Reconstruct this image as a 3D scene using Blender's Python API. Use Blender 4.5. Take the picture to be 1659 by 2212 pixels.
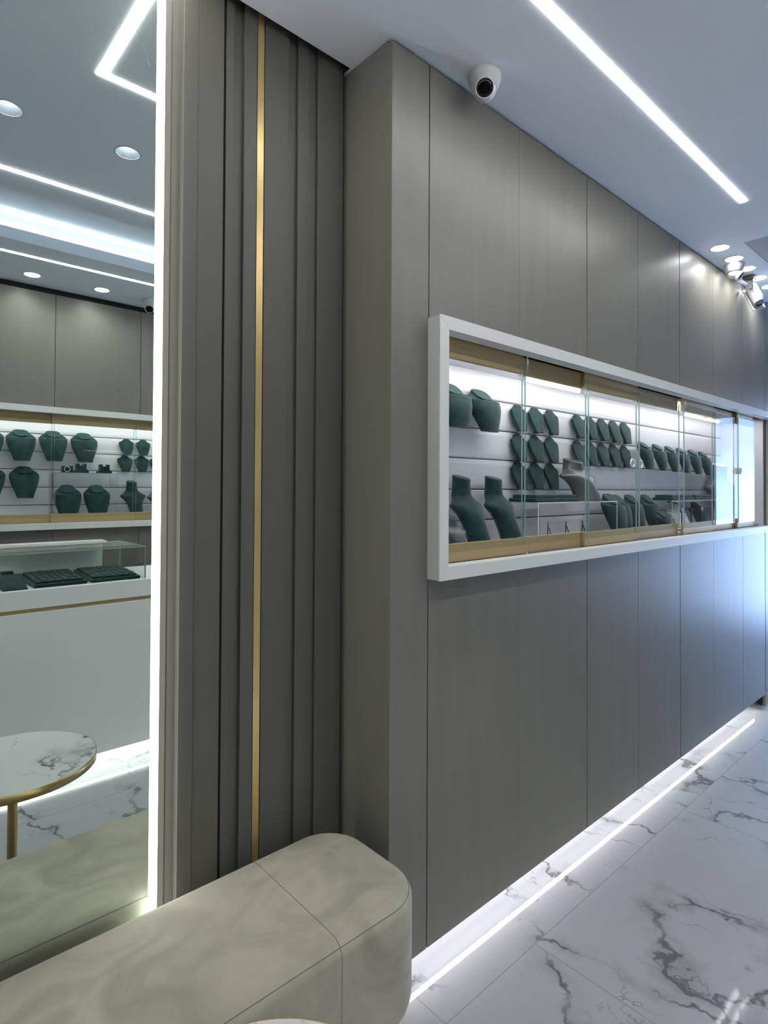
import bpy, bmesh, math, random
from mathutils import Vector, Matrix
random.seed(7)
for o in list(bpy.data.objects): bpy.data.objects.remove(o)
C = bpy.context.scene.collection
PI = math.pi

# ---------------------------------------------------------------- camera
FPX, YAW, PITCH, ROLL, CAMY, CAMZ, CY = 1267.64, 0.837566, 0.0143132, 0.0047041, -1.24848, 1.47471, 1037.994
f = Vector((math.cos(YAW)*math.cos(PITCH), math.sin(YAW)*math.cos(PITCH), math.sin(PITCH)))
r0 = Vector((math.sin(YAW), -math.cos(YAW), 0)); u0 = r0.cross(f)
r1 = r0*math.cos(ROLL)+u0*math.sin(ROLL); u1 = -r0*math.sin(ROLL)+u0*math.cos(ROLL)
cd = bpy.data.cameras.new('camera'); cam = bpy.data.objects.new('camera', cd); C.objects.link(cam)
cam.matrix_world = Matrix(((r1.x, u1.x, -f.x, 0), (r1.y, u1.y, -f.y, CAMY), (r1.z, u1.z, -f.z, CAMZ), (0, 0, 0, 1)))
cd.sensor_fit = 'HORIZONTAL'; cd.sensor_width = 36; cd.lens = FPX/1659*36
cd.shift_y = -(1106-CY)/1659; cd.clip_start = 0.02
bpy.context.scene.camera = cam

# ---------------------------------------------------------------- light levels
EXPOSURE = 1.12
STRIP, MIRROR_LED, CASE_LED, PLINTH_LED, COVE_LED, SPOT_W, DAY = 27.0, 5.0, 6.2, 11.5, 7.0, 4.4, 7.2
LEDCOL = (1.0, 0.985, 0.97)
W = bpy.data.worlds.new('daylight'); bpy.context.scene.world = W; W.use_nodes = True
wn = W.node_tree; bg = wn.nodes['Background']
tc = wn.nodes.new('ShaderNodeTexCoord'); sp = wn.nodes.new('ShaderNodeSeparateXYZ'); rp = wn.nodes.new('ShaderNodeValToRGB')
wn.links.new(tc.outputs['Generated'], sp.inputs[0]); wn.links.new(sp.outputs['Z'], rp.inputs[0]); wn.links.new(rp.outputs[0], bg.inputs[0])
rp.color_ramp.elements[0].position = 0.0; rp.color_ramp.elements[0].color = (0.42, 0.60, 1.0, 1)
rp.color_ramp.elements[1].position = 0.4; rp.color_ramp.elements[1].color = (0.25, 0.38, 0.65, 1)
e_ = rp.color_ramp.elements.new(.07); e_.color = (0.15, 0.22, 0.38, 1)
bg.inputs[1].default_value = DAY
vs = bpy.context.scene.view_settings
bpy.context.scene.display_settings.display_device = 'sRGB'
vs.view_transform = 'Standard'; vs.look = 'None'; vs.exposure = EXPOSURE; vs.gamma = 1; vs.use_curve_mapping = False

# ---------------------------------------------------------------- materials
def lin(c): return tuple((x/255/12.92 if x/255 <= .04045 else ((x/255+.055)/1.055)**2.4) for x in c)
def mat(name, col, rough=.5, metal=0, noise=None, bump=None, spec=.5, sheen=0, coat=0):
    """noise=(scale, amount, stretch xyz) varies the base colour; bump=(scale,strength)"""
    m = bpy.data.materials.new(name); m.use_nodes = True; t = m.node_tree; b = t.nodes['Principled BSDF']
    b.inputs['Base Color'].default_value = (*col, 1); b.inputs['Roughness'].default_value = rough
    b.inputs['Metallic'].default_value = metal; b.inputs['Specular IOR Level'].default_value = spec
    if sheen: b.inputs['Sheen Weight'].default_value = sheen; b.inputs['Sheen Roughness'].default_value = .4
    if coat: b.inputs['Coat Weight'].default_value = coat; b.inputs['Coat Roughness'].default_value = .08
    g = t.nodes.new('ShaderNodeNewGeometry')
    if noise:
        sc, am, st = noise[:3]
        mp = t.nodes.new('ShaderNodeMapping'); mp.inputs['Scale'].default_value = st
        n = t.nodes.new('ShaderNodeTexNoise'); n.inputs['Scale'].default_value = sc; n.inputs['Detail'].default_value = 5; n.inputs['Distortion'].default_value = noise[3] if len(noise) > 3 else 0
        r = t.nodes.new('ShaderNodeValToRGB')
        r.color_ramp.elements[0].position = .3; r.color_ramp.elements[1].position = .7
        r.color_ramp.elements[0].color = (*[c*(1-am) for c in col], 1); r.color_ramp.elements[1].color = (*[min(1, c*(1+am)) for c in col], 1)
        t.links.new(g.outputs['Position'], mp.inputs[0]); t.links.new(mp.outputs[0], n.inputs['Vector'])
        t.links.new(n.outputs['Fac'], r.inputs[0]); t.links.new(r.outputs[0], b.inputs['Base Color'])
    if bump:
        n2 = t.nodes.new('ShaderNodeTexNoise'); n2.inputs['Scale'].default_value = bump[0]; n2.inputs['Detail'].default_value = 3
        bp = t.nodes.new('ShaderNodeBump'); bp.inputs['Strength'].default_value = bump[1]; bp.inputs['Distance'].default_value = .002
        t.links.new(g.outputs['Position'], n2.inputs['Vector']); t.links.new(n2.outputs['Fac'], bp.inputs['Height'])
        t.links.new(bp.outputs[0], b.inputs['Normal'])
    return m
def emit(name, strength, col=LEDCOL):
    m = bpy.data.materials.new(name); m.use_nodes = True; t = m.node_tree; t.nodes.clear()
    e = t.nodes.new('ShaderNodeEmission'); o = t.nodes.new('ShaderNodeOutputMaterial')
    e.inputs[0].default_value = (*col, 1); e.inputs[1].default_value = strength; t.links.new(e.outputs[0], o.inputs[0]); return m
def glass_mat(name, tint, ior=1.28):
    m = bpy.data.materials.new(name); m.use_nodes = True; t = m.node_tree; t.nodes.clear()
    o = t.nodes.new('ShaderNodeOutputMaterial'); mx = t.nodes.new('ShaderNodeMixShader'); fr = t.nodes.new('ShaderNodeFresnel')
    tr = t.nodes.new('ShaderNodeBsdfTransparent'); gl = t.nodes.new('ShaderNodeBsdfGlossy')
    tr.inputs[0].default_value = (*tint, 1); gl.inputs['Roughness'].default_value = 0.0; fr.inputs[0].default_value = ior
    ge = t.nodes.new('ShaderNodeNewGeometry'); sb = t.nodes.new('ShaderNodeMath'); sb.operation = 'SUBTRACT'; sb.inputs[0].default_value = 1
    mu = t.nodes.new('ShaderNodeMath'); mu.operation = 'MULTIPLY'; t.links.new(ge.outputs['Backfacing'], sb.inputs[1])
    t.links.new(sb.outputs[0], mu.inputs[0]); t.links.new(fr.outputs[0], mu.inputs[1])
    t.links.new(mu.outputs[0], mx.inputs[0]); t.links.new(tr.outputs[0], mx.inputs[1]); t.links.new(gl.outputs[0], mx.inputs[2]); t.links.new(mx.outputs[0], o.inputs[0])
    return m
def marble(name, tiled=True, vein=(.14, .145, .15), base=(.39, .40, .41), scale=1.0, rough=.05):
    m = bpy.data.materials.new(name); m.use_nodes = True; t = m.node_tree; b = t.nodes['Principled BSDF']; N = t.nodes.new; L = t.links.new
    g = N('ShaderNodeNewGeometry'); pos = g.outputs['Position']
    def math_(op, a, b_=None):
        n = N('ShaderNodeMath'); n.operation = op
        for i, v in enumerate((a, b_)):
            if v is None: continue
            if isinstance(v, (int, float)): n.inputs[i].default_value = v
            else: L(v, n.inputs[i])
        return n.outputs[0]
    seed_vec = None
    if tiled:
        mp = N('ShaderNodeMapping'); mp.inputs['Location'].default_value = (-.46, .15, 0); L(pos, mp.inputs[0])
        br = N('ShaderNodeTexBrick'); br.offset = .36; br.inputs['Scale'].default_value = 1; br.inputs['Brick Width'].default_value = 1.2
        br.inputs['Row Height'].default_value = .6; br.inputs['Mortar Size'].default_value = .0016; br.inputs['Mortar Smooth'].default_value = 0
        br.inputs['Color1'].default_value = (0, 0, 0, 1); br.inputs['Color2'].default_value = (1, 1, 1, 1); br.inputs['Mortar'].default_value = (.5, .5, .5, 1)
        L(mp.outputs[0], br.inputs['Vector'])
        cmb = N('ShaderNodeVectorMath'); cmb.operation = 'MULTIPLY_ADD'; cmb.inputs[1].default_value = (7.3, 3.1, 5.7)
        L(br.outputs['Color'], cmb.inputs[0]); L(pos, cmb.inputs[2]); src = cmb.outputs[0]
    else: src = pos
    # warp
    w = N('ShaderNodeTexNoise'); w.inputs['Scale'].default_value = 2.6*scale; w.inputs['Detail'].default_value = 5; w.inputs['Roughness'].default_value = .62; L(src, w.inputs['Vector'])
    wv = N('ShaderNodeVectorMath'); wv.operation = 'MULTIPLY_ADD'; wv.inputs[1].default_value = (.42/scale,)*3; L(w.outputs['Color'], wv.inputs[0]); L(src, wv.inputs[2])
    st = N('ShaderNodeMapping'); st.inputs['Rotation'].default_value = (0, 0, .6); st.inputs['Scale'].default_value = (1, .55, 1); L(wv.outputs[0], st.inputs[0])
    def veins(sc, width, soft):
        v = N('ShaderNodeTexVoronoi'); v.feature = 'DISTANCE_TO_EDGE'; v.inputs['Scale'].default_value = sc*scale; L(st.outputs[0], v.inputs['Vector'])
        mr = N('ShaderNodeMapRange'); mr.interpolation_type = 'SMOOTHSTEP'
        mr.inputs['From Min'].default_value = width; mr.inputs['From Max'].default_value = width+soft; mr.inputs['To Min'].default_value = 1; mr.inputs['To Max'].default_value = 0
        L(v.outputs['Distance'], mr.inputs['Value']); return mr.outputs[0]
    def mask(sc, lo, hi):
        n = N('ShaderNodeTexNoise'); n.inputs['Scale'].default_value = sc*scale; n.inputs['Detail'].default_value = 3; L(src, n.inputs['Vector'])
        mr = N('ShaderNodeMapRange'); mr.inputs['From Min'].default_value = lo; mr.inputs['From Max'].default_value = hi; L(n.outputs['Fac'], mr.inputs['Value']); return mr.outputs[0]
    a = math_('MULTIPLY', veins(2.1, .0, .026), mask(3.0, .42, .56))
    a2 = math_('MULTIPLY', math_('MULTIPLY', veins(2.1, .0, .11), mask(5.0, .47, .64)), .45)
    c = math_('MULTIPLY', math_('MULTIPLY', veins(4.6, .0, .016), mask(4.2, .52, .64)), .6)
    tot = math_('MINIMUM', math_('ADD', math_('ADD', a, a2), c), 1.0)
    mx = N('ShaderNodeMix'); mx.data_type = 'RGBA'; L(tot, mx.inputs[0]); mx.inputs[6].default_value = (*base, 1); mx.inputs[7].default_value = (*vein, 1)
    out = mx.outputs[2]
    if tiled:
        m2 = N('ShaderNodeMix'); m2.data_type = 'RGBA'; L(br.outputs['Fac'], m2.inputs[0]); L(out, m2.inputs[6]); m2.inputs[7].default_value = (.27, .275, .28, 1); out = m2.outputs[2]
    L(out, b.inputs['Base Color']); b.inputs['Roughness'].default_value = rough
    n3 = N('ShaderNodeTexNoise'); n3.inputs['Scale'].default_value = 9; L(pos, n3.inputs['Vector'])
    bp = N('ShaderNodeBump'); bp.inputs['Strength'].default_value = .10; bp.inputs['Distance'].default_value = .002; L(n3.outputs['Fac'], bp.inputs['Height']); L(bp.outputs[0], b.inputs['Normal'])
    return m

M = dict(
 taupe=mat('taupe_laminate', (.182, .174, .148), .38, noise=(3, .05, (6, 6, .6)), bump=(420, .10), spec=.5),
 batten=mat('taupe_batten', (.102, .098, .080), .5, bump=(420, .10)),
 black=mat('black_gap', (.008, .008, .008), .8),
 ceil=mat('ceiling_paint', (.81, .855, .92), .9, bump=(300, .05)),
 floor=marble('marble_tiles'), tabletop=marble('marble_top', False, base=(.66, .68, .67), scale=1.3, rough=.12),
 white=mat('white_lacquer', (.72, .74, .71), .38, bump=(300, .04)),
 counter=mat('white_counter', (.88, .89, .87), .45),
 slat=mat('case_lining', (.72, .71, .75), .5, noise=(60, .03, (.2, 1, 4))),
 gold=mat('gold_metal', (.50, .365, .18), .42, .3),
 brass=mat('brass_strip', (.60, .45, .20), .30, .7),
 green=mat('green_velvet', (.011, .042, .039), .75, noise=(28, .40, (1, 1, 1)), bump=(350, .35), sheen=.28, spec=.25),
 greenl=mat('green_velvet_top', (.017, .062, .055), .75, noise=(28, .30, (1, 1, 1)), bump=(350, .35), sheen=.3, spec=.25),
 grey=mat('grey_leatherette', (.075, .083, .083), .33, noise=(20, .15, (1, 1, 1))),
 bluegrey=mat('blue_grey_leatherette', (.10, .135, .17), .4),
 beige=mat('beige_velvet', (.385, .365, .285), .8, noise=(5.5, .19, (1, 1.25, 1), 1.3), bump=(500, .35), sheen=.35, spec=.25),
 seam=mat('seam_thread', (.17, .155, .12), .8),
 plastic=mat('white_plastic', (.60, .61, .62), .35), dark=mat('black_glass', (.004, .004, .005), .08),
 chrome=mat('chrome', (.85, .84, .78), .15, 1), steel=mat('dark_metal', (.10, .10, .10), .4, .8),
 lampcone=mat('lamp_reflector', (.40, .45, .52), .35, .3),
 hatch=mat('grey_ceiling_hatch', (.44, .46, .49), .8),
 frost=mat('frosted_diffuser', (.85, .86, .86), .5),
 edge=mat('glass_edge_teal', (.30, .44, .45), .15), cream=mat('cream_panel', (.50, .48, .43), .45),
 glass=glass_mat('clear_glass', (.955, .975, .97)), acryl=glass_mat('clear_acrylic', (.97, .98, .98), 1.49),
 strip=emit('led_strip', STRIP), strip_dim=emit('led_strip_dimmed', STRIP*.26), strip_near=emit('led_strip_near', STRIP*.55), mled=emit('mirror_led', MIRROR_LED, (.97, 1, .99)), cled=emit('case_led', CASE_LED, (.95, .97, 1)),
 pled=emit('plinth_led', PLINTH_LED, (.97, .97, 1)), cove=emit('cove_led', COVE_LED, (.92, .95, 1)), lamp=emit('downlight_lens', 9, (.97, .98, 1)),
 pave=mat('pavement', (.35, .36, .38), .8, noise=(2, .1, (1, 1, 1))),
)
mm = bpy.data.materials.new('mirror_silver'); mm.use_nodes = True; b_ = mm.node_tree.nodes['Principled BSDF']
b_.inputs['Base Color'].default_value = (.79, .855, .80, 1); b_.inputs['Metallic'].default_value = 1; b_.inputs['Roughness'].default_value = 0
M['mirror'] = mm

# ---------------------------------------------------------------- builders
class MB:
    def __init__(s): s.v = []; s.f = []; s.mi = []; s.sm = []
    def add(s, vs, fs, mi=0, sm=False):
        k = len(s.v); s.v += [tuple(v) for v in vs]; s.f += [tuple(i+k for i in q) for q in fs]; s.mi += [mi]*len(fs); s.sm += [sm]*len(fs); return s
    def box(s, x0, x1, y0, y1, z0, z1, mi=0, b=0.0):
        if b <= 0:
            return s.add([(x, y, z) for z in (z0, z1) for y in (y0, y1) for x in (x0, x1)], [(0, 2, 3, 1), (4, 5, 7, 6), (0, 1, 5, 4), (2, 6, 7, 3), (0, 4, 6, 2), (1, 3, 7, 5)], mi)
        bm = bmesh.new(); bmesh.ops.create_cube(bm, size=1)
        for v in bm.verts: v.co = Vector(((x0+x1)/2+v.co.x*(x1-x0), (y0+y1)/2+v.co.y*(y1-y0), (z0+z1)/2+v.co.z*(z1-z0)))
        bmesh.ops.bevel(bm, geom=bm.edges[:], offset=b, segments=3, profile=.5, affect='EDGES')
        bm.verts.index_update(); s.add([v.co for v in bm.verts], [[v.index for v in q.verts] for q in bm.faces], mi, False); bm.free(); return s
    def rings(s, rs, cap=True, mi=0, sm=True):
        n = len(rs[0]); vs = [p for r in rs for p in r]; fs = []
        for i in range(len(rs)-1):
            for j in range(n): a = i*n+j; b = i*n+(j+1) % n; fs.append((a, b, b+n, a+n))
        s.add(vs, fs, mi, sm)
        if cap: s.add(rs[0], [tuple(reversed(range(n)))], mi); s.add(rs[-1], [tuple(range(n))], mi)
        return s
    def lathe(s, cx, cy, prof, n=32, mi=0, cap=True, axis=None, org=None):
        rs = []
        for r, z in prof:
            ring = [Vector((r*math.cos(2*PI*k/n), r*math.sin(2*PI*k/n), z)) for k in range(n)]
            if axis is not None:
                q = Vector((0, 0, 1)).rotation_difference(Vector(axis).normalized()); ring = [q @ p+Vector(org) for p in ring]
            else: ring = [p+Vector((cx, cy, 0)) for p in ring]
            rs.append(ring)
        return s.rings(rs, cap, mi)
    def prism(s, pts, y0, y1, mi=0, mapf=None):
        """pts (x,z) polygon CCW seen from -y, extruded along y"""
        n = len(pts); vs = [(x, y0, z) for x, z in pts]+[(x, y1, z) for x, z in pts]
        fs = [tuple(range(n)), tuple(reversed(range(n, 2*n)))]+[(i, i+n, (i+1) % n+n, (i+1) % n) for i in range(n)]
        return s.add(vs, fs, mi)
    def build(s, name, m, parent=None, origin=None):
        me = bpy.data.meshes.new(name); o = bpy.data.objects.new(name, me); C.objects.link(o)
        if parent is not None:
            og = Vector(parent['_w']); o.parent = parent; o['_w'] = list(og); 
        else:
            og = Vector(origin) if origin is not None else Vector(((min(v[0] for v in s.v)+max(v[0] for v in s.v))/2, (min(v[1] for v in s.v)+max(v[1] for v in s.v))/2, min(v[2] for v in s.v)))
            o.location = og; o['_w'] = list(og)
        me.from_pydata([(v[0]-og.x, v[1]-og.y, v[2]-og.z) for v in s.v], [], s.f)
        for mt in (m if isinstance(m, (list, tuple)) else [m]): me.materials.append(M[mt])
        for p, i, sm in zip(me.polygons, s.mi, s.sm): p.material_index = i; p.use_smooth = sm
        bm = bmesh.new(); bm.from_mesh(me); bmesh.ops.recalc_face_normals(bm, faces=bm.faces[:]); bm.to_mesh(me); bm.free()
        me.update(); return o
def thing(name, label, cat, loc, group=None):
    o = bpy.data.objects.new(name, None); C.objects.link(o); o.location = loc; o.empty_display_size = .05
    o['_w'] = list(loc); o['label'] = label; o['category'] = cat
    if group: o['group'] = group
    return o
def tag(o, label, cat, group=None):
    o['label'] = label; o['category'] = cat
    if group: o['group'] = group
    return o
def struct(o): o['kind'] = 'structure'; return o
def copy_tree(o, loc, label, rotz=None, parent=None):
    c = o.copy(); C.objects.link(c)
    if parent is not None: c.parent = parent
    else:
        c.location = loc; c['label'] = label
        if rotz is not None: c.rotation_euler.z = rotz
    for ch in [k for k in bpy.data.objects if k.parent == o]: copy_tree(ch, None, None, None, c)
    return c
def one(name, label, cat, mb, m, group=None): return tag(mb.build(name, m), label, cat, group)

H = 2.8; YM = .19; OPP = -2.74       # ceiling, mirror plane, opposite wall
S = .2236; XC = 1.150; XE = 6.5; XW = -2.2
# ---------------------------------------------------------------- structure
struct(MB().box(XW-.2, XE+1.4, OPP-.5, .6, -.1, 0).build('floor', 'floor'))
# ceiling with light cove, second tray
def opening_slab(mb, x0, x1, y0, y1, z0, z1, holes):
    xs = sorted({x0, x1, *[h[0] for h in holes], *[h[1] for h in holes]}); ys = sorted({y0, y1, *[h[2] for h in holes], *[h[3] for h in holes]})
    for i in range(len(xs)-1):
        for j in range(len(ys)-1):
            cx = (xs[i]+xs[i+1])/2; cy = (ys[j]+ys[j+1])/2
            if any(h[0] < cx < h[1] and h[2] < cy < h[3] for h in holes): continue
            mb.box(xs[i], xs[i+1], ys[j], ys[j+1], z0, z1)
CV = (-.85, 3.2, -2.02, -1.42); T2 = (3.511, 5.6, -1.95, -.216)
cl = MB()
opening_slab(cl, XW, XE, OPP-.5, S+.1, H, H+.01, [CV, T2, (.575, XC, YM-.002, S+.1)])
cl.box(.575, XC, YM-.012, YM-.002, H+.01, H+.06)
x0, x1, y0, y1 = CV
for a in ((x0, x1, y0-.012, y0), (x0, x1, y1, y1+.012), (x0-.012, x0, y0, y1), (x1, x1+.012, y0, y1)): cl.box(*a, H+.0101, 2.863)
for a in ((x0-.07, x1+.07, y0-.07, y0-.058), (x0-.07, x1+.07, y1+.058, y1+.07), (x0-.07, x0-.058, y0-.07, y1+.07), (x1+.058, x1+.07, y0-.07, y1+.07)): cl.box(*a, H+.0101, 2.95)
cl.box(x0-.07, x1+.07, y0-.07, y1+.07, 2.95, 2.96)
x0, x1, y0, y1 = T2
struct(MB().box(x0, x1, y0, y1, H+.003, H+.012).build('trim_4', 'hatch'))
cl.box(XW-.1, XE+.1, OPP-.5, .6, 3.15, 3.2)
ceil = struct(cl.build('ceiling', 'ceil'))
# recess holes for the downlights, cut into the ceiling mesh once
DL = [(.785, -.769, 0), (.378, -.769, 0), (1.212, -2.554, 1), (.803, -2.554, 1)] + [(3.496+.2235*i, -.103, 2) for i in range(5)]
cut = MB()
for x, y, k in DL: cut.lathe(x, y, [(.0465, H-.02), (.0465, H+.02)], 40)
co = cut.build('cut', 'ceil'); bo = ceil.modifiers.new('b', 'BOOLEAN'); bo.object = co; bo.operation = 'DIFFERENCE'; bo.solver = 'EXACT'; bo.use_self = True
dg = bpy.context.evaluated_depsgraph_get(); nm = bpy.data.meshes.new_from_object(ceil.evaluated_get(dg)); ceil.modifiers.clear(); ceil.data = nm; bpy.data.objects.remove(co)

# display wall: flush panels with open joints, hole for the case, corner return
CX0, CX1, CZ0, CZ1 = 1.345, 4.62, 1.235, 1.97
def panel_wall(mb, seams, ends, y0, y1, z0, z1, hole):
    """seams: (x, halfgap)"""
    xs = [(ends[0], 0)]+seams+[(ends[1], 0)]
    for (a, ga), (b, gb) in zip(xs[:-1], xs[1:]):
        a2, b2 = a+ga, b-gb
        if b2 <= hole[0] or a2 >= hole[1]: mb.box(a2, b2, y0, y1, z0, z1); continue
        if a2 < hole[0]: mb.box(a2, hole[0], y0, y1, z0, z1)
        if b2 > hole[1]: mb.box(hole[1], b2, y0, y1, z0, z1)
        c, d = max(a2, hole[0]), min(b2, hole[1])
        mb.box(c, d, y0, y1, z0, hole[2]); mb.box(c, d, y0, y1, hole[3], z1)
wr = MB()
panel_wall(wr, [(1.3075, .0024), (1.778, .0005), (2.261, .0026), (2.7305, .0016), (3.2157, .0036), (3.692, .0012), (4.197, .002), (4.655, .0045)], (XC, 4.659), 0, .018, .08, H-.012, (CX0-.02, CX1+.02, CZ0-.02, CZ1+.02))
wr.box(XC, XC+.0175, .0181, S+.03, .08, H-.004)            # return panel
wr.box(XC+.03, CX0-.03, .019, .05, .08, H-.001, 1); wr.box(CX1+.03, XE, .019, .05, .0, H-.001, 1)
wr.box(CX0-.03, CX1+.03, .019, .05, .08, CZ0-.03, 1); wr.box(CX0-.03, CX1+.03, .019, .05, CZ1+.03, H-.001, 1)
wr.box(XC+.10, XE, .12, .14, 0, .09, 2); wr.box(XC+.1, XC+.12, .12, .6, 0, .09, 2)
wr.box(XC+.02, XE, .05, .14, .08, .09, 1); wr.box(XC+.02, XE, .3, .32, .08, 3.15, 1)
struct(wr.build('wall_right', ['taupe', 'black', 'counter']))
dr = MB(); dr.box(4.6625, 5.55, 0, .018, .105, H-.012); do = struct(dr.build('door_1', 'taupe'))
struct(MB().box(4.659, XE, .002, .018, 0, .098).build('baseboard_right', 'taupe'))
struct(MB().box(5.554, XE, 0, .018, .1, H).build('trim_1', 'taupe'))

# batten wall beside the mirror
bw = MB()
prof = [(.588, .6115, 0.0), (.6115, .6507, .020), (.6512, .7234, .0185), (.7324, .756, .013), (.756, .7873, 0.0), (.7873, .8265, .013),
        (.8523, .9322, .013), (.9322, .9647, 0.0), (.9647, 1.004, .012), (1.004, 1.0368, 0.0), (1.0368, 1.1176, .012), (1.1176, 1.1395, 0)]
bw.box(XW, XC+.3, S+.016, S+.05, 0, 3.15)
bw.box(.585, 1.1430, S, S+.016, 0, H+.12)
for a, b, h in prof:
    if h: bw.box(a, b, S-h, S+.002, 0, H+.12, 0, .0012)
bw.box(XW, .585, S-.004, S+.016, 0, H-.001)
bw.box(1.1432, XC, S+.004, S+.016, 0, H+.12, 1)
bw.box(.7236, .7320, S-.0005, S, 0, H+.12, 1)
struct(bw.build('wall_left', ['batten', 'black']))
struct(MB().box(.8285, .8490, S-.0125, S, 0, H+.12).build('trim_2', 'brass'))
struct(MB().box(.8492, .8521, S-.001, S, 0, H+.12).build('trim_3', 'black'))
# opposite wall (seen in the mirror)
OX0, OX1 = -1.6, 3.4
wo = MB(); sm_ = [(.979+.558*k, .0016) for k in range(-6, 10)]
panel_wall(wo, sm_, (XW, XE), OPP-.018, OPP, .08, H-.040, (OX0-.02, OX1+.02, CZ0-.02, CZ1+.02))
for a in ((XW, OX0-.03, 0, 3.15), (OX1+.03, XE, 0, 3.15), (OX0-.03, OX1+.03, 0, CZ0-.03), (OX0-.03, OX1+.03, CZ1+.03, 3.15)): wo.box(a[0], a[1], OPP-.05, OPP-.019, a[2], a[3], 1)
wo.box(XW, XE, OPP-.4, OPP-.38, 0, 3.15, 1)
struct(wo.build('wall_rear', ['taupe', 'black']))
# end walls; the far one is the glazed shop front
struct(MB().box(XW-.1, XW, OPP-.5, .6, 0, 3.2).build('wall_near', 'taupe'))
wf = MB(); wf.box(XE, XE+.12, -.12, .6, 0, 3.2); wf.box(XE, XE+.12, OPP-.5, -.95, 0, 3.2); wf.box(XE, XE+.12, -.95, -.12, 2.25, 3.2)
struct(wf.build('wall_far', 'cream'))
wi = struct(MB().box(XE+.04, XE+.05, -.91, -.16, .04, 2.21).build('window_1', 'glass'))
wfm = MB()
for a in ((-.95, -.91, 0, 2.25), (-.16, -.12, 0, 2.25)): wfm.box(XE+.02, XE+.08, a[0], a[1], a[2], a[3])
wfm.box(XE+.02, XE+.08, -.95, -.12, 2.21, 2.25); wfm.box(XE+.02, XE+.08, -.95, -.12, 0, .04)
wf2 = wfm.build('window_frame', 'steel', wi)
# daylight portal of the shop door
for yy, ww in ((-.535, .83),):
    pl = bpy.data.lights.new('daylight_portal', 'AREA'); pl.shape = 'RECTANGLE'; pl.size = ww; pl.size_y = 2.25; pl.cycles.is_portal = True
    po = bpy.data.objects.new('daylight_portal', pl); C.objects.link(po); po.location = (XE+.02, yy, 1.125)
    po.rotation_euler = Vector((-1, 0, 0)).to_track_quat('-Z', 'Y').to_euler()

# ---------------------------------------------------------------- mirror with lit edge
mr = thing('wall_mirror', 'tall wall mirror with a glowing white edge above the bench', 'mirror', (-.6, YM, .50))
MB().box(-1.75, .5375, YM, YM+.006, .10, H-.002).build('mirror_glass', 'mirror', mr)
MB().box(-1.75, .5375, YM+.0065, S-.006, .12, H-.01).build('backing', 'black', mr)
MB().box(.5380, .5570, YM-.004, YM+.016, .10, H-.002, 0, .0015).build('led_tube', 'mled', mr)
lh = MB(); lh.box(.5380, .5600, YM+.0165, S-.006, .10, H-.002); lh.build('led_housing', 'frost', mr)

# ---------------------------------------------------------------- ceiling light lines
def bar(x0, x1, y0, y1, z=H): return (x0, x1, y0, y1, z-.0025, z+.004)
ls = thing('linear_ceiling_light', 'L-shaped white LED ceiling line running along the display wall', 'ceiling light', (1.8, -.362, H))
m_ = MB(); m_.box(*bar(.557, 3.012, -.374, -.350)); m_.box(*bar(.557, .581, -.350, .185)); m_.build('diffuser', 'strip_near', ls)
cb = MB(); cb.lathe(0, 0, [(.0035, 0), (.003, .03), (.002, .07)], 10, axis=(.5, -.2, -.6), org=(.586, -.10, H-.003)); cb.lathe(0, 0, [(.004, 0), (.007, .018)], 10, axis=(.5, -.2, -.6), org=(.628, -.118, H-.054)); cb.build('loose_cable_tie', 'acryl', ls)
l2 = one('linear_ceiling_light', 'thin LED ceiling line seen in mirror, before the lit cove', 'ceiling light', MB().box(*bar(-.9, 3.3, -1.235, -1.211)), 'strip')
l3 = one('linear_ceiling_light', 'thin LED ceiling line seen in mirror, nearest the far panelled wall', 'ceiling light', MB().box(*bar(-.9, 4.5, -2.232, -2.208)), 'strip_dim')
one('cove_light', 'hidden LED strip of ceiling cove, on the side near the far wall', 'ceiling light', MB().box(-.8, 3.15, -2.062, -2.050, H+.022, H+.03), 'cove')
one('cove_light', 'hidden LED strip of ceiling cove, on the side near the mirror', 'ceiling light', MB().box(-.8, 3.15, -1.390, -1.378, H+.022, H+.03), 'cove')
one('plinth_light', 'LED strip under the display wall panels lighting the marble floor', 'floor light', MB().box(XC-.02, 4.53, .032, .042, .072, .0799), 'pled')
one('plinth_light', 'LED strip under the white counter front, seen in mirror', 'floor light', MB().box(-1.9, 3.3, -1.722, -1.712, .072, .0799), 'pled')

# ---------------------------------------------------------------- downlights
def downlight(x, y, kind, label, group, power):
    t = thing('downlight', label, 'downlight', (x, y, H), group)
    MB().lathe(x, y, [(.0445, H-.0008), (.0515, H-.0008), (.0515, H+.0005), (.0445, H+.0005), (.0445, H-.0008)], 40, cap=False).build('trim_ring', 'plastic', t)
    if kind == 0:
        MB().lathe(x, y, [(.0450, H), (.026, H+.034)], 40, cap=False).build('reflector', 'lampcone', t)
        MB().lathe(x, y, [(.027, H+.0345), (.027, H+.038)], 40).build('lens', 'lamp', t)
    else:
        MB().lathe(x, y, [(.0450, H+.002), (.0450, H+.006)], 40).build('lens', 'lamp', t)
    L = bpy.data.lights.new('bulb', 'SPOT'); L.energy = power; L.spot_size = math.radians(150 if kind else 90); L.spot_blend = 1.0; L.shadow_soft_size = .006; L.color = (.98, .97, .95)
    o = bpy.data.objects.new('bulb', L); C.objects.link(o); o.parent = t; o.location = (0, 0, -.001)
    return t
nth = ['nearest', 'second', 'third', 'fourth', 'fifth', 'sixth', 'seventh']
names0 = ['recessed downlight right of the other beside the L-shaped light in mirror', 'recessed downlight at the left picture edge in mirror, left of its twin']
namesO = {1.212: 'right of the two lit discs above the far wall in mirror', .803: 'left of the two lit discs above the far wall in mirror'}
i0 = i2 = 0
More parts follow.
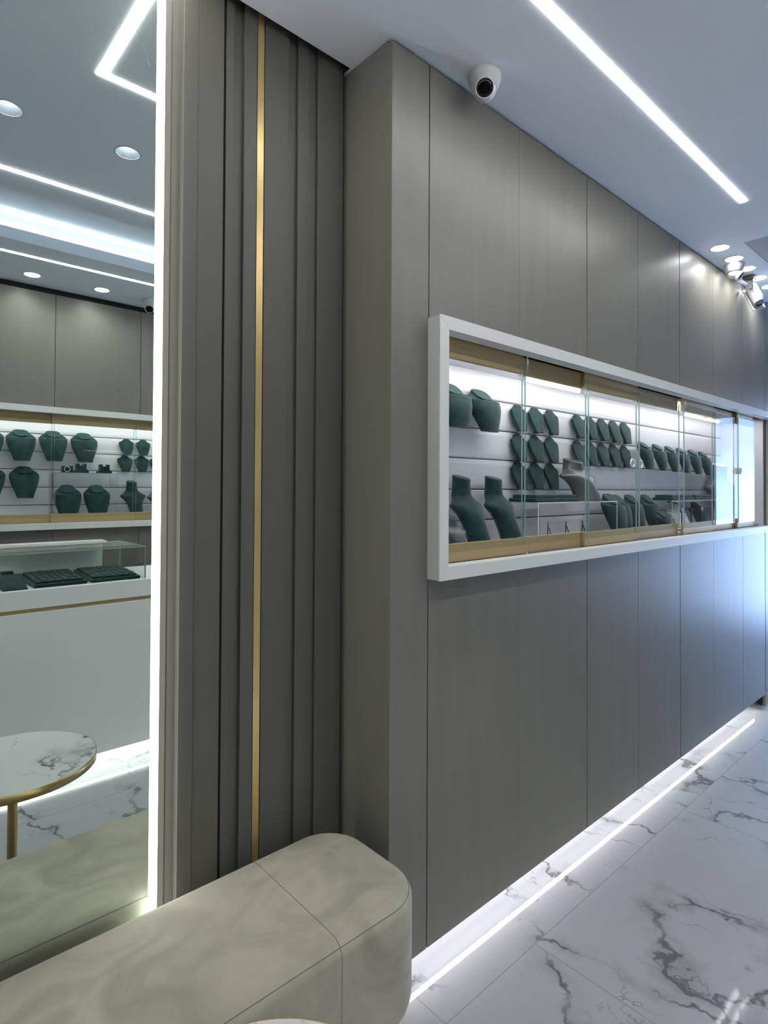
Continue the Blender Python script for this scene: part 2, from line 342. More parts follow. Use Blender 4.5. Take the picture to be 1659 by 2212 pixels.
for x, y, k in DL:
    if k == 0: downlight(x, y, 0, names0[i0], 'recessed downlights beside the L-shaped light', SPOT_W*.6); i0 += 1
    elif k == 1: downlight(x, y, 1, namesO[x], 'downlights washing the far wall', SPOT_W*.7)
    else: downlight(x, y, 2, 'bright round downlight over display wall, %s from the camera of its row' % nth[i2], 'downlights washing the display wall', SPOT_W*.8); i2 += 1

# ---------------------------------------------------------------- security cameras
def dome_cam(x, y, aim, label):
    t = thing('security_camera', label, 'security camera', (x, y, H))
    MB().lathe(x, y, [(.053, H), (.053, H-.005), (.0515, H-.022), (.0500, H-.024), (.044, H-.044), (.0375, H-.047)], 48).build('mounting_base', 'plastic', t)
    c = Vector((x, y, H-.047)); a = Vector(aim).normalized()
    b = MB(); n = 36; prof_ = []
    for i in range(19):
        th = PI*(.0+.74*i/18); prof_.append((.037*math.sin(th) if i else .0005, -.037*math.cos(th)))
    prof_ += [(.0295, .030), (.0302, .040), (.0292, .0430), (.0265, .0430), (.0265, .036)]
    b.lathe(0, 0, prof_, n, axis=a, org=c); b.build('camera_ball', 'plastic', t)
    MB().lathe(0, 0, [(.0263, .0362), (.0263, .0402), (.018, .0412)], n, axis=a, org=c).build('lens_window', 'dark', t)
    return t
dome_cam(1.478, -.080, (-1.478*.62, -.72, -.62), 'white turret security camera on ceiling above the display case, nearest the viewer')
dome_cam(3.815, -.075, (.12, -.50, -.45), 'white turret security camera among the far ceiling downlights')
dome_cam(1.53, -2.55, (-.25, .5, -.45), 'white turret security camera over the far wall, seen in the mirror')
t = thing('security_camera', 'white bullet security camera hanging by the far ceiling downlights', 'security camera', (4.10, -.075, H))
MB().box(4.06, 4.13, -.105, -.045, H-.024, H, 0, .004).build('mounting_plate', 'steel', t)
MB().lathe(0, 0, [(.014, 0), (.014, .05)], 16, axis=(.55, 0, -.8), org=(4.10, -.075, H-.02)).build('arm', 'plastic', t)
bb = MB(); bb.lathe(0, 0, [(.030, -.05), (.034, -.045), (.034, .085), (.031, .09)], 28, axis=(-.22, -.42, -.88), org=(4.16, -.078, H-.085)); bb.build('camera_body', 'plastic', t)
MB().lathe(0, 0, [(.024, .0902), (.024, .093)], 28, axis=(-.22, -.42, -.88), org=(4.16, -.078, H-.085)).build('lens_window', 'dark', t)
hv = MB().box(-.037, .037, -.040, -.030, -.06, .11, 0, .003)
q = Vector((0, 0, 1)).rotation_difference(Vector((-.22, -.42, -.88)).normalized()); hv.v = [tuple(q @ Vector(v)+Vector((4.16, -.078, H-.085))) for v in hv.v]; hv.build('sunshade', 'plastic', t)

# ---------------------------------------------------------------- display cases
def display_case(label, X0, X1, y_face, sgn, panes, joints, locks, vseams, doorpulls, bars=()):
    """y_face: wall plane; sgn=+1 case recedes towards +y (front faces -y), -1 the other way"""
    Y = lambda d: y_face+sgn*d
    def bx(mb, x0, x1, d0, d1, z0, z1, mi=0, b=0): a, c = sorted((Y(d0), Y(d1))); return mb.box(x0, x1, a, c, z0, z1, mi, b)
    t = thing('display_case', label, 'display case', ((X0+X1)/2, y_face, 1.198))
    fz0, fz1 = 1.198, 2.004; fx0, fx1 = X0-.042, X1+.11; w = .0405
    fr = MB()
    for (d0, d1, e) in ((-.052, -.043, 0), (-.0415, .001, .0012)):
        js = [fx0+e]+joints+[fx1-e]
        for a, b in zip(js[:-1], js[1:]):
            a2 = a+(.0006 if a != js[0] else 0); b2 = b-(.0006 if b != js[-1] else 0)
            la = w if a == js[0] else 0; lb = w if b == js[-1] else 0
            for top in (0, 1):
                zo, zi = (fz1-e, fz1-w) if top else (fz0+e, fz0+w)
                pts = [(a2+(.0006 if la else 0), zo), (b2-(.0006 if lb else 0), zo), (b2-lb-(.0 if not lb else .0006), zi), (a2+la+(.0006 if la else 0), zi)]
                ya, yb = sorted((Y(d0), Y(d1))); fr.prism(pts, ya, yb)
        for left in (0, 1):
            xo, xi = (fx0+e, fx0+w) if left else (fx1-e, fx1-w)
            ya, yb = sorted((Y(d0), Y(d1))); fr.prism([(xo, fz0+e+.0006), (xi, fz0+w+.0006), (xi, fz1-w-.0006), (xo, fz1-e-.0006)], ya, yb)
    fr.build('frame', 'white', t)
    bk = MB(); D = .27
    zs = [1.475+.1235*k for k in range(-2, 5)]; zs = [CZ0]+[z for z in zs if CZ0+.02 < z < CZ1-.02]+[CZ1]
    for i in range(len(zs)-1):
        xs = [X0]+[v for (v, rows) in vseams if i in rows]+[X1]
        for a, b in zip(xs[:-1], xs[1:]):
            z0, z1 = zs[i]+.0016, zs[i+1]-.0016
            ya = [(D-.002, z0), (D-.008, z0+.004), (D-.0105, z0+.02), (D-.0105, z1-.02), (D-.008, z1-.004), (D-.002, z1)]
            vs_ = [(x, Y(d), z) for x in (a+.0006, b-.0006) for d, z in ya]; k = len(ya)
            bk.add(vs_, [(j, j+1, j+1+k, j+k) for j in range(k-1)]+[tuple(range(k)), tuple(range(2*k-1, k-1, -1))])
    bk.build('slat_back_panel', 'slat', t)
    bx(MB(), X0, X1, D, D+.012, CZ0, CZ1).build('backing_board', 'steel', t)
    ln = MB(); bx(ln, X0, X1, .03, D-.001, CZ0, CZ0+.015); bx(ln, X0, X1, .030, D-.001, 1.954, 1.968)
    bx(ln, X0-.012, X0, .0, D, CZ0, CZ1); bx(ln, X1, X1+.012, 0.0, D, CZ0, CZ1); ln.build('cabinet_lining', 'slat', t)
    for d in (.075, .137):
        m_ = MB(); bx(m_, X0+.01, X1-.09, d, d+.012, 1.944, 1.9535); m_.build('led_strip', 'cled', t)
    for a, b in bars:
        m_ = MB(); bx(m_, a, b, .046, .058, 1.889, 1.8985, 0, .002); m_.build('led_bar', 'cled', t)
        m_ = MB(); bx(m_, a, b, .044, .060, 1.899, 1.905); m_.build('led_bar_holder', 'chrome', t)
    for (a, b, tr) in panes:
        d = .004+.016*tr
        g = MB(); bx(g, a, b, d, d+.006, 1.272, 1.935)
        g.mi = [0]*6
        dirs = []
        for q_ in g.f:
            nx = len({round(g.v[i][0], 5) for i in q_}); dirs.append(1 if nx == 1 else 0)
        g.mi = dirs
        go = g.build('glass_door', ['glass', 'edge'], t); 
        for z0_, z1_ in ((1.238, 1.298), (1.900, 1.968)): bx(MB(), a+.002, b-.002, d+.008, d+.022, z0_, z1_, 0, .0015).build('gold_rail', 'gold', go)
        for px in doorpulls:
            if a < px < b:
                R = MB(); rr = []
                for i in range(24):
                    th = 2*PI*i/24; rr.append([Vector((px+math.cos(th)*(.018+.004*math.cos(p)), Y(d-.0012+.004*math.sin(p)*1.0), 1.600+math.sin(th)*(.018+.004*math.cos(p)))) for p in [2*PI*j/8 for j in range(8)]])
                rr.append(rr[0]); R.rings(rr, False); R.build('finger_pull', 'white', go)
    bx(MB(), X0, X1, .038, .042, 1.962, CZ1).build('track_top', 'gold', t)
    for x in locks:
        k = MB(); k.lathe(x, Y(-.012), [(.0025, 1.905), (.0025, 1.931), (.005, 1.935), (.0062, 1.94), (.005, 1.945), (.0025, 1.949), (.0025, 1.968)], 12); 
        k.build('lock_rod', 'chrome', t)
        MB().lathe(x, Y(-.012), [(.0025, 1.240), (.0025, 1.256)], 10).build('lock_pin', 'chrome', t)
    return t
display_case('long white-framed glass display case set in the taupe panelled wall', CX0, CX1, 0, 1,
    [(1.345, 1.828, 0), (1.832, 2.315, 1), (2.262, 2.757, 0), (2.760, 3.262, 1), (3.285, 3.74, 0), (3.74, 4.175, 1), (4.14, 4.45, 0)], [2.94], [1.815, 3.262],
    [(2.31, (0, 1)), (2.72, (0, 1, 2)), (2.62, (5,)), (3.42, (5,)), (3.3, (0,))], [2.68, 2.80, 4.165], [(1.905, 2.29), (3.42, 3.93)])
display_case('white-framed display case on the far wall, seen only in the mirror', OX0, OX1, OPP, -1,
    [(-1.6, -.7, 0), (-.7, .0, 1), (0, .66, 0), (.64, .985, 1), (.965, 1.515, 0), (1.50, 2.1, 1), (2.1, 2.8, 0), (2.8, 3.39, 1)], [.985, 2.1], [], [(.70, (0, 1, 2, 4, 5))], [])

# ---------------------------------------------------------------- necklace displays
def ring_pts(hw, df, db, yc, z, n=28, slope=0, hollow=0.0, pw=.8):
    out = []
    for k in range(n):
        th = 2*PI*k/n; c, s_ = math.cos(th), math.sin(th)
        x = hw*math.copysign(abs(c)**pw, c)
        if s_ <= 0: y = -df*abs(s_)**pw
        else: y = (db*abs(s_)**pw)*(1-hollow)+hollow*(-df*.86*abs(s_)**pw+.002)
        out.append(Vector((x, yc+y, z+slope*y)))
    return out
def interp(tab, t):
    for a, b in zip(tab[:-1], tab[1:]):
        if t <= b[0]:
            k = (t-a[0])/(b[0]-a[0]); k = k*k*(3-2*k) if len(tab) < 5 else k
            return [p+(q-p)*k for p, q in zip(a[1:], b[1:])]
    return list(tab[-1][1:])
def cr(tab, t):  # catmull-rom
    n = len(tab)
    for i in range(n-1):
        if t <= tab[i+1][0]:
            p0, p1, p2, p3 = tab[max(i-1, 0)], tab[i], tab[i+1], tab[min(i+2, n-1)]
            k = (t-p1[0])/(p2[0]-p1[0]); out = []
            for j in range(1, len(p1)):
                a, b, c, d = p0[j], p1[j], p2[j], p3[j]
                out.append(.5*((2*b)+(-a+c)*k+(2*a-5*b+4*c-d)*k*k+(-a+3*b-3*c+d)*k**3))
            return out
    return list(tab[-1][1:])
def bust_parts(t, W_, Hh, mt, mtop, lean=.28):
    tab = [(0, .27, .12, .06), (.05, .285, .13, .06), (.3, .375, .19, .07), (.55, .465, .23, .08), (.74, .5, .23, .08), (.84, .49, .22, .09), (.90, .43, .205, .10), (.95, .33, .20, .11), (1.0, .25, .20, .12)]
    rs = []; x, y, z = t['_w']; Hb = Hh*.92
    for i in range(37):
        tt = i/36; hw, df, db = cr(tab, tt); sl = max(0, min(1, (tt-.78)/.2)); sl = sl*sl*(3-2*sl)
        rs.append([p+Vector((x, y-lean*(1-tt)*Hh, z)) for p in ring_pts(hw*W_, df*W_, db*W_, 0, tt*Hb, slope=.85*sl)])
    n = len(rs[0]); b = MB(); b.rings(rs, False); b.add(rs[0], [tuple(reversed(range(n)))]); b.build('bust_body', mt, t)
    top = rs[-1]; c = sum(top, Vector())/n; up = Vector((0, -.66, .75))
    rim = [c+(p-c)*1.05+up*.003 for p in top]; inner = [c+(p-c)*.95+up*.0065 for p in top]
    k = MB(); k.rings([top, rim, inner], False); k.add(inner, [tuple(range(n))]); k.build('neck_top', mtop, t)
def stand_parts(t, W_, Hh, mt, mtop, hol=1.0, lean=.26):
    tab = [(0, .31, .40, 1), (.2, .31, .38, 1), (.38, .36, .35, 1), (.50, .47, .32, .98), (.57, .60, .29, .85), (.62, .63, .26, .6), (.68, .45, .23, .2), (.76, .29, .21, 0), (.90, .245, .20, 0), (1.0, .235, .20, 0)]
    rs = []; x, y, z = t['_w']
    for i in range(41):
        tt = i/40; hw, df, ho = cr(tab, tt); ho = max(0, min(1, ho))*hol; k_ = max(0, .74-tt)/.74
        rs.append([p+Vector((x, y-lean*Hh*k_**.85, z)) for p in ring_pts(hw*W_, df*W_, .20*W_, 0, tt*Hh, slope=.30*max(0, (tt-.75)/.25), hollow=ho, pw=.95)])
    n = len(rs[0]); b = MB(); b.rings(rs, False); b.add(rs[0], [tuple(reversed(range(n)))]); b.build('stand_body', mt, t)
    top = rs[-1]; c = sum(top, Vector())/n; inner = [c+(p-c)*.93+Vector((0, 0, .0025)) for p in top]
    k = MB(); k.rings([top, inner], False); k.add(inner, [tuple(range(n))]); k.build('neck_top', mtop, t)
EO = [(0, 1), (.10, .99), (.19, .955), (.27, .88), (.36, .82), (.46, .775), (.5, .74), (.49, .63), (.46, .50), (.40, .34), (.33, .17), (.27, .04), (.23, 0)]
def easel_parts(t, W_, Hh, mt, lean=.26, th=.014):
    half = EO; poly = half+[(-a, b) for a, b in reversed(half[1:])]; x, y, z = t['_w']; cx_, cz_ = 0, .5
    rs = []
    for (s_, d) in ((.93, -th/2), (1, -th/2+.003), (1, th/2-.003), (.95, th/2)):
        rs.append([Vector((x+((a-cx_)*s_+cx_)*W_, y+d+lean*(((b-cz_)*s_+cz_)*Hh), z+((b-cz_)*s_+cz_)*Hh)) for a, b in poly])
    b = MB(); n = len(poly); b.rings(rs, False, sm=False)
    for k, rr in ((0, rs[0]), (1, rs[-1])):
        c = sum(rr, Vector())/n; c = c+Vector((0, -.004 if k == 0 else 0, 0)); b.add(rr+[c], [(i, (i+1) % n, n) for i in range(n)], 0, k == 0)
    b.build('padded_board', mt, t)
    st = MB(); st.box(x-.012, x+.012, y+th/2+lean*Hh*.1, y+th/2+.006+lean*Hh*.35, z, z+Hh*.35); st.build('back_strut', 'green', t)

protos = {}
def place(kind, name, label, cat, group, loc, rotz, maker):
    if kind not in protos:
        t = thing(name, label, cat, loc, group); maker(t); t.rotation_euler.z = rotz; protos[kind] = t; return t
    t = copy_tree(protos[kind], loc, label, rotz); t['group'] = group; t['_w'] = list(loc); return t
def mk_easel(t): easel_parts(t, .110, .119, 'green')
def mk_bust(t): bust_parts(t, .185, .165, 'green', 'greenl')
def mk_bustO(t): bust_parts(t, .178, .210, 'green', 'greenl')
def mk_stand(t): stand_parts(t, .160, .268, 'green', 'green')
def mk_hang(t): bust_parts(t, .140, .150, 'green', 'greenl')
ZG = [1.7245, 1.5985, 1.4775]
YB = .220
g = 'necklace displays in the three-row block'
rows = ['top', 'middle', 'bottom']; colw = ['left', 'middle', 'right']
for c_, x in enumerate((2.122, 2.250, 2.372)):
    for r_ in range(3):
        place('easel', 'necklace_easel', 'small dark green velvet necklace easel, %s row %s of the block of nine' % (rows[r_], colw[c_]), 'necklace display', g, (x, YB, ZG[r_]), 0, mk_easel)
cw = ['first from left', 'second from left', 'third from left', 'fourth from left', 'rightmost']
for c_, x in enumerate((2.612, 2.728, 2.852, 2.976, 3.098)):
    for r_ in range(2):
        place('easel', 'necklace_easel', 'small green necklace easel, %s in the %s row of the block of ten' % (cw[c_], 'upper' if r_ == 0 else 'lower'), 'necklace display', 'necklace displays in the two-row block', (x, YB, ZG[r_]+.0), 0, mk_easel)
gb = 'necklace busts in the long display case'
place('bust', 'necklace_bust', 'green velvet neck bust half behind the case frame, top left', 'necklace bust', gb, (1.660, .225, 1.703), .0, mk_bust)
place('bust', 'necklace_bust', 'green velvet neck bust at top left, second from the case frame', 'necklace bust', gb, (1.838, .225, 1.700), .0, mk_bust)
for i, x in enumerate((3.25, 3.43, 3.60, 3.77, 3.95, 4.12)):
    place('hang', 'necklace_bust', 'hanging green neck bust, %s from left in the row of six' % ['first', 'second', 'third', 'fourth', 'fifth', 'last'][i], 'necklace bust', 'row of six hanging busts', (x, .215, 1.590-.003*i), 0, mk_hang)
place('stand', 'necklace_stand', 'tall curved green velvet necklace stand nearest the case frame', 'necklace stand', 'tall stands at the lower left of the case', (1.685, .190, 1.2505), .15, mk_stand)
place('stand', 'necklace_stand', 'tall curved green velvet necklace stand beside the first glass door edge', 'necklace stand', 'tall stands at the lower left of the case', (1.880, .190, 1.2505), .15, mk_stand)
t = thing('necklace_stand', 'low dark green velvet collar stand at the bottom left corner behind glass', 'necklace stand', (1.435, .14, 1.2505)); stand_parts(t, .11, .155, 'green', 'green')
t = thing('necklace_stand', 'low grey leatherette collar stand at the bottom left beside the tall stands', 'necklace stand', (1.55, .125, 1.2505)); stand_parts(t, .11, .125, 'grey', 'grey')
# acrylic riser, tray, big grey bust
def riser(x0, x1, y0, y1, z0, z1, label, name='acrylic_riser'):
    t = thing(name, label, 'riser', ((x0+x1)/2, (y0+y1)/2, z0))
    MB().box(x0, x1, y0, y1, z1-.005, z1).build('top_plate', ['acryl'], t)
    for x in (x0, x1-.005): MB().box(x, x+.005, y0, y1, z0, z1-.005).build('side_plate', 'acryl', t)
    e = MB(); e.box(x0, x1, y0-.0008, y0-.0001, z1-.005, z1)
    for x in (x0, x1-.005): e.box(x, x+.005, y0-.0008, y0-.0001, z0, z1-.005)
    e.build('polished_edge', 'frost', t); return t
riser(2.0, 2.655, .065, .215, 1.2505, 1.424, 'clear acrylic riser carrying a green tray and the grey bust')
def tray(x0, x1, y0, y1, z, label, name='jewellery_tray', h=.030, group=None):
    t = thing(name, label, 'jewellery tray', ((x0+x1)/2, (y0+y1)/2, z), group)
    MB().box(x0, x1, y0, y1, z, z+h*.5, 0, .004).build('tray_base', 'green', t)
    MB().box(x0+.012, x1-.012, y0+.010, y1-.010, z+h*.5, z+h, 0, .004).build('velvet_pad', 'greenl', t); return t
tray(2.00, 2.335, .075, .205, 1.4245, 'flat green velvet tray on the acrylic riser beside the grey bust')
t = thing('necklace_stand', 'large grey leatherette necklace bust standing on the acrylic riser', 'necklace stand', (2.47, .185, 1.4245)); stand_parts(t, .215, .185, 'grey', 'grey')
gl_ = 'busts along the floor of the display case'
for i, (x, y_, h_, w_) in enumerate([(2.765, .16, .200, .19), (2.90, .19, .195, .17), (3.07, .2, .195, .17), (3.26, .2, .195, .17)]):
    t = thing('necklace_bust', 'green velvet bust on case floor, %s right of the acrylic riser' % ['first', 'second', 'third', 'fourth'][i], 'necklace bust', (x, y_, 1.2505), gl_); bust_parts(t, w_, h_, 'green', 'greenl')
t = thing('necklace_bust', 'small dark round-necked bust in front, low beside the lock rod', 'necklace bust', (3.23, .105, 1.2505)); bust_parts(t, .13, .105, 'green', 'green')
# price wedges on the case floor
for i, (x, y_) in enumerate([(2.145, .10), (2.285, .10), (2.42, .10)]):
    t = thing('earring_card', 'thin dark folded earring card on case floor, %s from left' % ['first', 'second', 'third'][i], 'earring card', (x, y_, 1.2505), 'earring cards under the riser')
    for k, s_ in (('front_leaf', -1), ('back_leaf', 1)):
        pts = [(x+s_*.010, 1.2505), (x+s_*.014, 1.2505), (x+.003*s_-.008, 1.338-.02*(s_ > 0)), (x-.008, 1.338-.02*(s_ > 0))]
        MB().prism(pts if s_ > 0 else pts[::-1], y_-.02, y_+.02).build(k, 'green', t)
    t.rotation_euler.z = -1.0
riser(3.36, 4.22, .10, .235, 1.2505, 1.418, 'clear acrylic riser at the far end of the long case')
tray(3.40, 3.72, .11, .225, 1.4185, 'flat green tray on the far acrylic riser, left of two')
tray(3.74, 4.10, .11, .225, 1.4185, 'flat green tray on the far acrylic riser, right of two')
def tstand(x, y_, label, mt, h=.125):
    t = thing('earring_stand', label, 'earring stand', (x, y_, 1.2505), 'dark earring stands under the far riser')
    MB().lathe(x, y_, [(.022, 1.2505), (.022, 1.2545), (.005, 1.258), (.0035, 1.29), (.0035, 1.2505+h-.02)], 16).build('stem', mt, t)
    MB().prism([(x-.022, 1.2505+h-.008), (x-.006, 1.2505+h-.026), (x+.006, 1.2505+h-.026), (x+.024, 1.2505+h-.008), (x+.006, 1.2505+h), (x-.01, 1.2505+h)], y_-.006, y_+.006).build('cross_bar', mt, t)
tstand(3.42, .07, 'thin grey earring stand under the far riser, leftmost of three', 'grey'); tstand(3.55, .07, 'thin black earring stand under the far riser, middle of three', 'dark'); tstand(3.70, .07, 'thin black earring stand under the far riser, rightmost of three', 'dark')
t = thing('necklace_stand', 'pale grey low collar stand under the far acrylic riser', 'necklace stand', (3.60, .19, 1.2505)); stand_parts(t, .17, .15, 'frost', 'frost')
t = thing('necklace_bust', 'green velvet bust under the far riser, right of the earring stands', 'necklace bust', (3.92, .18, 1.2505)); bust_parts(t, .17, .14, 'green', 'greenl')
t = thing('necklace_stand', 'tall blue-grey necklace stand at the far right end of the case', 'necklace stand', (4.37, .20, 1.2505)); stand_parts(t, .25, .40, 'bluegrey', 'frost', .6, .10); t.rotation_euler.z = -.3
t = thing('necklace_stand', 'low blue-grey collar stand between the far riser and tall stand', 'necklace stand', (4.16, .10, 1.2505)); stand_parts(t, .13, .13, 'bluegrey', 'bluegrey')

# displays of the mirrored case: they face +y, so turned half round
YO = OPP-.225
go = 'necklace busts in the mirrored case'
for kx, z, lab in [(.640, 1.652, 'at the left edge of the mirror, upper row'), (.826, 1.652, 'first full one in the upper row'), (1.021, 1.656, 'second full one in the upper row'), (1.218, 1.654, 'third full one in the upper row'),
                   (.651, 1.402, 'at the left edge of the mirror, middle row'), (.848, 1.402, 'below the first upper one, middle row')]:
    place('bustO', 'necklace_bust', 'dark green neck bust seen in mirror, %s' % lab, 'necklace bust', go, (kx, YO, z), PI, mk_bustO)
for kx, lab in [(1.094, 'left'), (1.284, 'right')]:
    place('bustO', 'necklace_bust', 'dark green neck bust seen in mirror, %s one under the clear riser' % lab, 'necklace bust', go, (kx, OPP-.14, 1.2505), PI, mk_bustO).scale = (1, 1, 1.13)
for kx, kz, lab in [(1.524, 0, 'upper left of the four'), (1.646, 0, 'upper right of the four'), (1.514, 1, 'lower left of the four'), (1.637, 1, 'lower right of the four'), (1.752, 1, 'lower one cut off by the lit mirror edge')]:
    place('easel', 'necklace_easel', 'small green necklace easel seen in mirror, %s' % lab, 'necklace display', 'small easels in the mirrored case', (kx, OPP-.220, ZG[kz]+.002), PI, mk_easel)
t = copy_tree(protos['stand'], (1.546, OPP-.185, 1.2505), 'tall green necklace stand seen in mirror, near its lit edge', PI-.2); t['group'] = 'tall stands in the mirrored case'
t = thing('necklace_stand', 'grey necklace stand cut off by the lit mirror edge', 'necklace stand', (1.735, OPP-.185, 1.2505)); stand_parts(t, .16, .25, 'grey', 'grey'); t.rotation_euler.z = PI-.3
riser(1.005, 1.41, OPP-.255, OPP-.055, 1.2505, 1.578, 'clear acrylic riser in the mirrored case carrying ring and watch stands')
yw = OPP-.14
t = thing('ring_box', 'dark green display block with a pale round ring on its face', 'ring stand', (1.095, yw, 1.5785))
MB().box(1.058, 1.128, yw-.02, yw+.02, 1.5785, 1.625, 0, .006).build('block', 'green', t)
R = MB(); rr = [[Vector((1.088+math.cos(a)*(.018+.002*math.cos(p)), yw+.024+.002*math.sin(p), 1.602+math.sin(a)*(.018+.002*math.cos(p)))) for p in [2*PI*j/8 for j in range(8)]] for a in [2*PI*i/24 for i in range(25)]]
R.rings(rr, False); R.build('ring', 'frost', t)
def watch(x, label):
    t = thing('watch_stand', label, 'watch stand', (x, yw, 1.5785), 'watch stands on the mirrored riser')
    MB().prism([(x-.046, 1.5785), (x+.046, 1.5785), (x+.046, 1.590), (x+.028, 1.606), (x-.028, 1.606), (x-.046, 1.590)], yw-.03, yw+.03).build('stand_base', 'green', t)
    MB().prism([(x-.032, 1.6065), (x+.032, 1.6065), (x+.032, 1.641), (x+.014, 1.641), (x+.014, 1.627), (x-.014, 1.627), (x-.014, 1.641), (x-.032, 1.641)], yw-.022, yw+.022).build('cuff', 'green', t)
watch(1.180, 'dark green notched watch stand beside the ring block in mirror'); watch(1.335, 'dark green notched watch stand alone at the right end of mirrored riser')

# ---------------------------------------------------------------- counter and glass showcase (mirror)
YC = -1.67
ct = thing('shop_counter', 'long white shop counter with a thin gold band, seen in the mirror', 'counter', (.6, YC-.3, 0))
MB().box(-2.0, 3.3, -2.25, YC, .08, .858, 0, .0015).build('counter_body', 'counter', ct)
MB().box(-2.0, 3.3, -2.25, YC-.006, .858, .878).build('gold_band', 'gold', ct)
MB().box(-2.0, 3.3, -2.25, YC, .878, .970, 0, .0015).build('counter_top', 'counter', ct)
MB().box(-2.05, 3.25, -2.20, YC-.075, 0, .08).build('plinth', 'white', ct)
YG = -1.698
gs = thing('glass_showcase', 'low glass showcase on the white counter holding green trays, in mirror', 'showcase', (.2, -1.9, .9702))
def pane(mb_args, nm='glass_panel'):
    g_ = MB().box(*mb_args); dims = [mb_args[1]-mb_args[0], mb_args[3]-mb_args[2], mb_args[5]-mb_args[4]]; ax = dims.index(min(dims)); mi = []
    for q_ in g_.f: mi.append(0 if len({round(g_.v[i][ax], 5) for i in q_}) == 1 else 1)
    g_.mi = mi; return g_.build(nm, ['glass', 'edge'], gs)
pane((-1.5, 1.211, YG-.006, YG, .9702, 1.145)); pane((-1.5, 1.211, -2.12, YG, 1.1455, 1.1515)); pane((1.205, 1.211, -2.12, YG-.0065, .9702, 1.145))
MB().box(-1.5, 1.10, -2.115, -2.10, .9702, 1.145).build('rear_panel', 'white', gs)
MB().box(-1.5, 1.10, -2.13, -2.02, 1.1520, 1.165).build('rear_top_board', 'white', gs)
MB().box(-1.5, 1.10, -2.02, -1.99, 1.1518, 1.156).build('top_edge_strip', 'cream', gs)
def ring_tray(x0, x1, label):
    z = .9704; y0_, y1_ = -2.06, -1.715
    t = thing('ring_tray', label, 'jewellery tray', ((x0+x1)/2, (y0_+y1_)/2, z), 'ring trays in the counter showcase')
    def slope(mb): mb.v = [(a, b, c+(0 if c < z+.008 else (y1_-b)*.055)) for a, b, c in mb.v]; return mb
    slope(MB().box(x0, x1, y0_, y1_, z, z+.016, 0, .003)).build('tray_base', 'green', t)
    pad = MB(); n = 9
    for i in range(n):
        ya = y0_+.015+(y1_-y0_-.03)*i/n; yb = y0_+.015+(y1_-y0_-.03)*(i+1)/n-.003
        for j in range(7):
            xa = x0+.012+(x1-x0-.024)*j/7; xb = x0+.012+(x1-x0-.024)*(j+1)/7-.003
            pad.box(xa, xb, ya, yb, z+.016, z+.026+random.uniform(0, .003), 0, .003)
    slope(pad).build('ring_pad', 'green', t)
ring_tray(.668, .915, 'wide dark green ring tray in the counter showcase, left one in mirror')
ring_tray(.935, 1.188, 'wide dark green ring tray at the right end of counter showcase in mirror')
def wedge(x0, x1, label):
    z = .9704; t = thing('earring_easel', label, 'earring display', ((x0+x1)/2, -1.8, z), 'sloping earring displays in the counter showcase')
    w = MB(); vs_ = [(x, y, zz) for x in (x0, x1) for y, zz in ((-1.71, z), (-1.71, z+.006), (-1.86, z+.058), (-1.90, z+.058), (-1.92, z))]
    w.add(vs_, [(0, 1, 2, 3, 4), (9, 8, 7, 6, 5)]+[(i, (i+1) % 5, (i+1) % 5+5, i+5) for i in range(5)]); w.build('sloping_board', 'green', t)
    MB().box(x0+.02, x1-.03, -1.93, -1.885, z+.0585, z+.072, 0, .003).build('top_roll', 'green', t)
wedge(.535, .640, 'small sloping green earring display left of the ring trays in mirror'); wedge(.41, .515, 'small sloping green earring display cut by the left picture edge in mirror')

# ---------------------------------------------------------------- round table
TX, TY, TR, TZ = .390, -.587, .243, .589
tb = thing('round_side_table', 'small round marble-topped table with a brass rim and leg', 'table', (TX, TY, 0))
MB().lathe(TX, TY, [(TR-.0025, TZ-.012), (TR-.0025, TZ-.0006), (TR-.0035, TZ)], 96).build('marble_top', 'tabletop', tb)
MB().lathe(TX, TY, [(TR-.03, TZ-.026), (TR, TZ-.026), (TR, TZ-.0002), (TR-.0024, TZ-.0002), (TR-.0024, TZ-.0125), (TR-.03, TZ-.0125), (TR-.03, TZ-.026)], 96, cap=False).build('brass_rim', 'brass', tb)
MB().lathe(TX, TY, [(.0145, .012), (.0145, TZ-.013)], 24).build('leg', 'brass', tb)
MB().lathe(TX, TY, [(.15, 0), (.15, .008), (.145, .011), (.02, .0125)], 64).build('base_plate', 'brass', tb)
MB().lathe(TX, TY, [(.06, TZ-.019), (.06, TZ-.0128)], 32).build('top_plate', 'brass', tb)

# ---------------------------------------------------------------- bench
BX0, BX1, BY0, BY1, BZ0, BZ1 = -1.55, 1.086, -.232, .168, .150, .486
bn = thing('upholstered_bench', 'long beige velvet bench with rounded corners under the mirror', 'bench', (-.2, -.03, 0))
def rr_ring(x0, x1, y0, y1, r, z, n=12):
    pts = []
    for cx_, cy_, a0 in ((x1-r, y0+r, -PI/2), (x1-r, y1-r, 0), (x0+r, y1-r, PI/2), (x0+r, y0+r, PI)):
        for i in range(n+1): a = a0+PI/2*i/n; pts.append(Vector((cx_+r*math.cos(a), cy_+r*math.sin(a), z)))
    return pts
bnb = MB(); rs = []; fr_ = .034; R0 = .125
for i in range(9):
    a = PI/2*i/8; d = .085*(1-math.sin(a)); rs.append(rr_ring(BX0+d, BX1-d, BY0+d, BY1-d, R0-d*.8, BZ0+.085*(1-math.cos(a))))
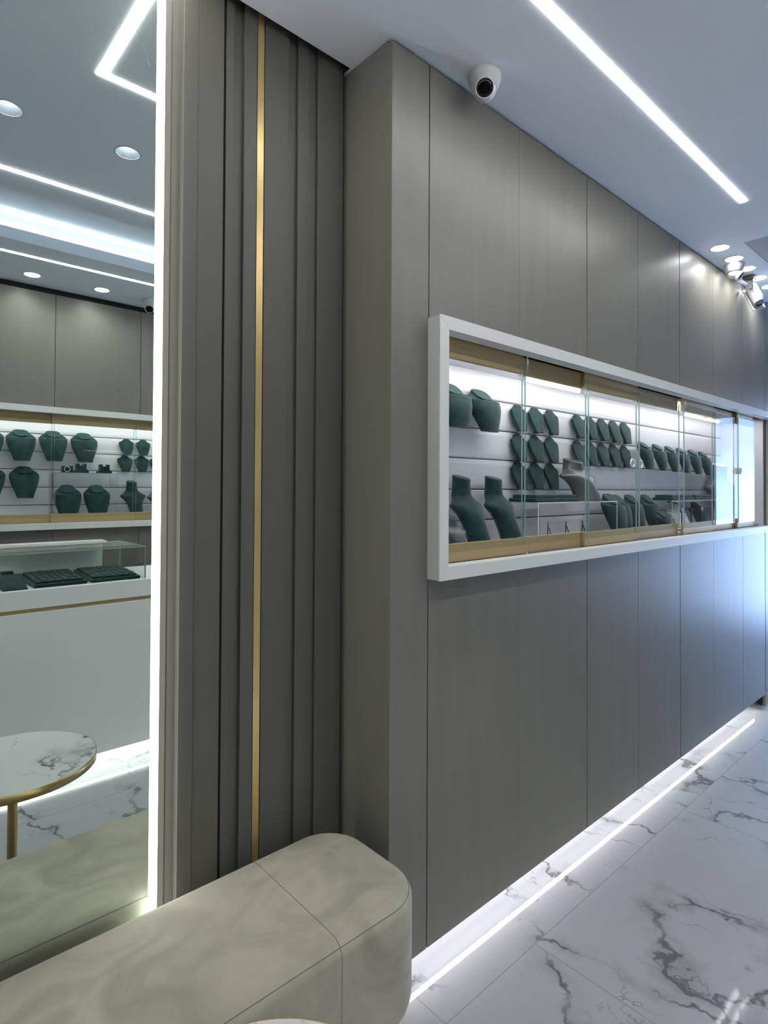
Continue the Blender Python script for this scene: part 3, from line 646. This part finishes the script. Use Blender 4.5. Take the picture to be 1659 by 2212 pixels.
for i in range(9):
    a = PI/2*i/8; d = fr_*(1-math.cos(a)); rs.append(rr_ring(BX0+d, BX1-d, BY0+d, BY1-d, R0-d*.8, BZ1-fr_+fr_*math.sin(a)*.96))
for k in (.05,): rs.append(rr_ring(BX0+fr_+k, BX1-fr_-k, BY0+fr_+k, BY1-fr_-k, .04, BZ1-fr_*.04+.0008))
bnb.rings(rs, True); bo_ = bnb.build('upholstered_seat', 'beige', bn)
def tube(mb, pts, r, closed=False, n=6):
    rs_ = []
    for i, p in enumerate(pts):
        d = (pts[min(i+1, len(pts)-1)]-pts[max(i-1, 0)]).normalized() if not closed else (pts[(i+1) % len(pts)]-pts[i-1]).normalized()
        a = d.cross(Vector((0, 0, 1))); a = a.normalized() if a.length > .01 else Vector((1, 0, 0)); b = d.cross(a)
        rs_.append([p+a*r*math.cos(2*PI*k/n)+b*r*math.sin(2*PI*k/n) for k in range(n)])
    if closed: rs_.append(rs_[0])
    mb.rings(rs_, not closed)
pip = MB(); aa = math.radians(38); dd = fr_*(1-math.cos(aa)); tube(pip, rr_ring(BX0+dd, BX1-dd, BY0+dd, BY1-dd, R0-dd*.8, BZ1-fr_+fr_*math.sin(aa)*.96), .0009, True)
def bench_section(x):
    out = []
    for i in range(9): a = PI/2*i/8; d = .085*(1-math.sin(a)); out.append(Vector((x, BY0+d, BZ0+.085*(1-math.cos(a)))))
    for i in range(9): a = PI/2*i/8; d = fr_*(1-math.cos(a)); out.append(Vector((x, BY0+d, BZ1-fr_+fr_*math.sin(a)*.96)))
    for i in range(1, 8): out.append(Vector((x, BY0+fr_+(BY1-BY0-2*fr_)*i/8, BZ1-fr_*.04+.0008*min(1, min(i, 8-i)))))
    for i in range(8, -1, -1): a = PI/2*i/8; d = fr_*(1-math.cos(a)); out.append(Vector((x, BY1-d, BZ1-fr_+fr_*math.sin(a)*.96)))
    return out
for x in (.80, -.45): tube(pip, bench_section(x), .0008)
pip.build('seam', 'seam', bn)
MB().box(BX0+.14, BX1-.20, BY0+.15, BY1-.09, 0, BZ0+.002).build('plinth_base', 'black', bn)

for o in bpy.data.objects:
    if '_w' in o.keys(): del o['_w']
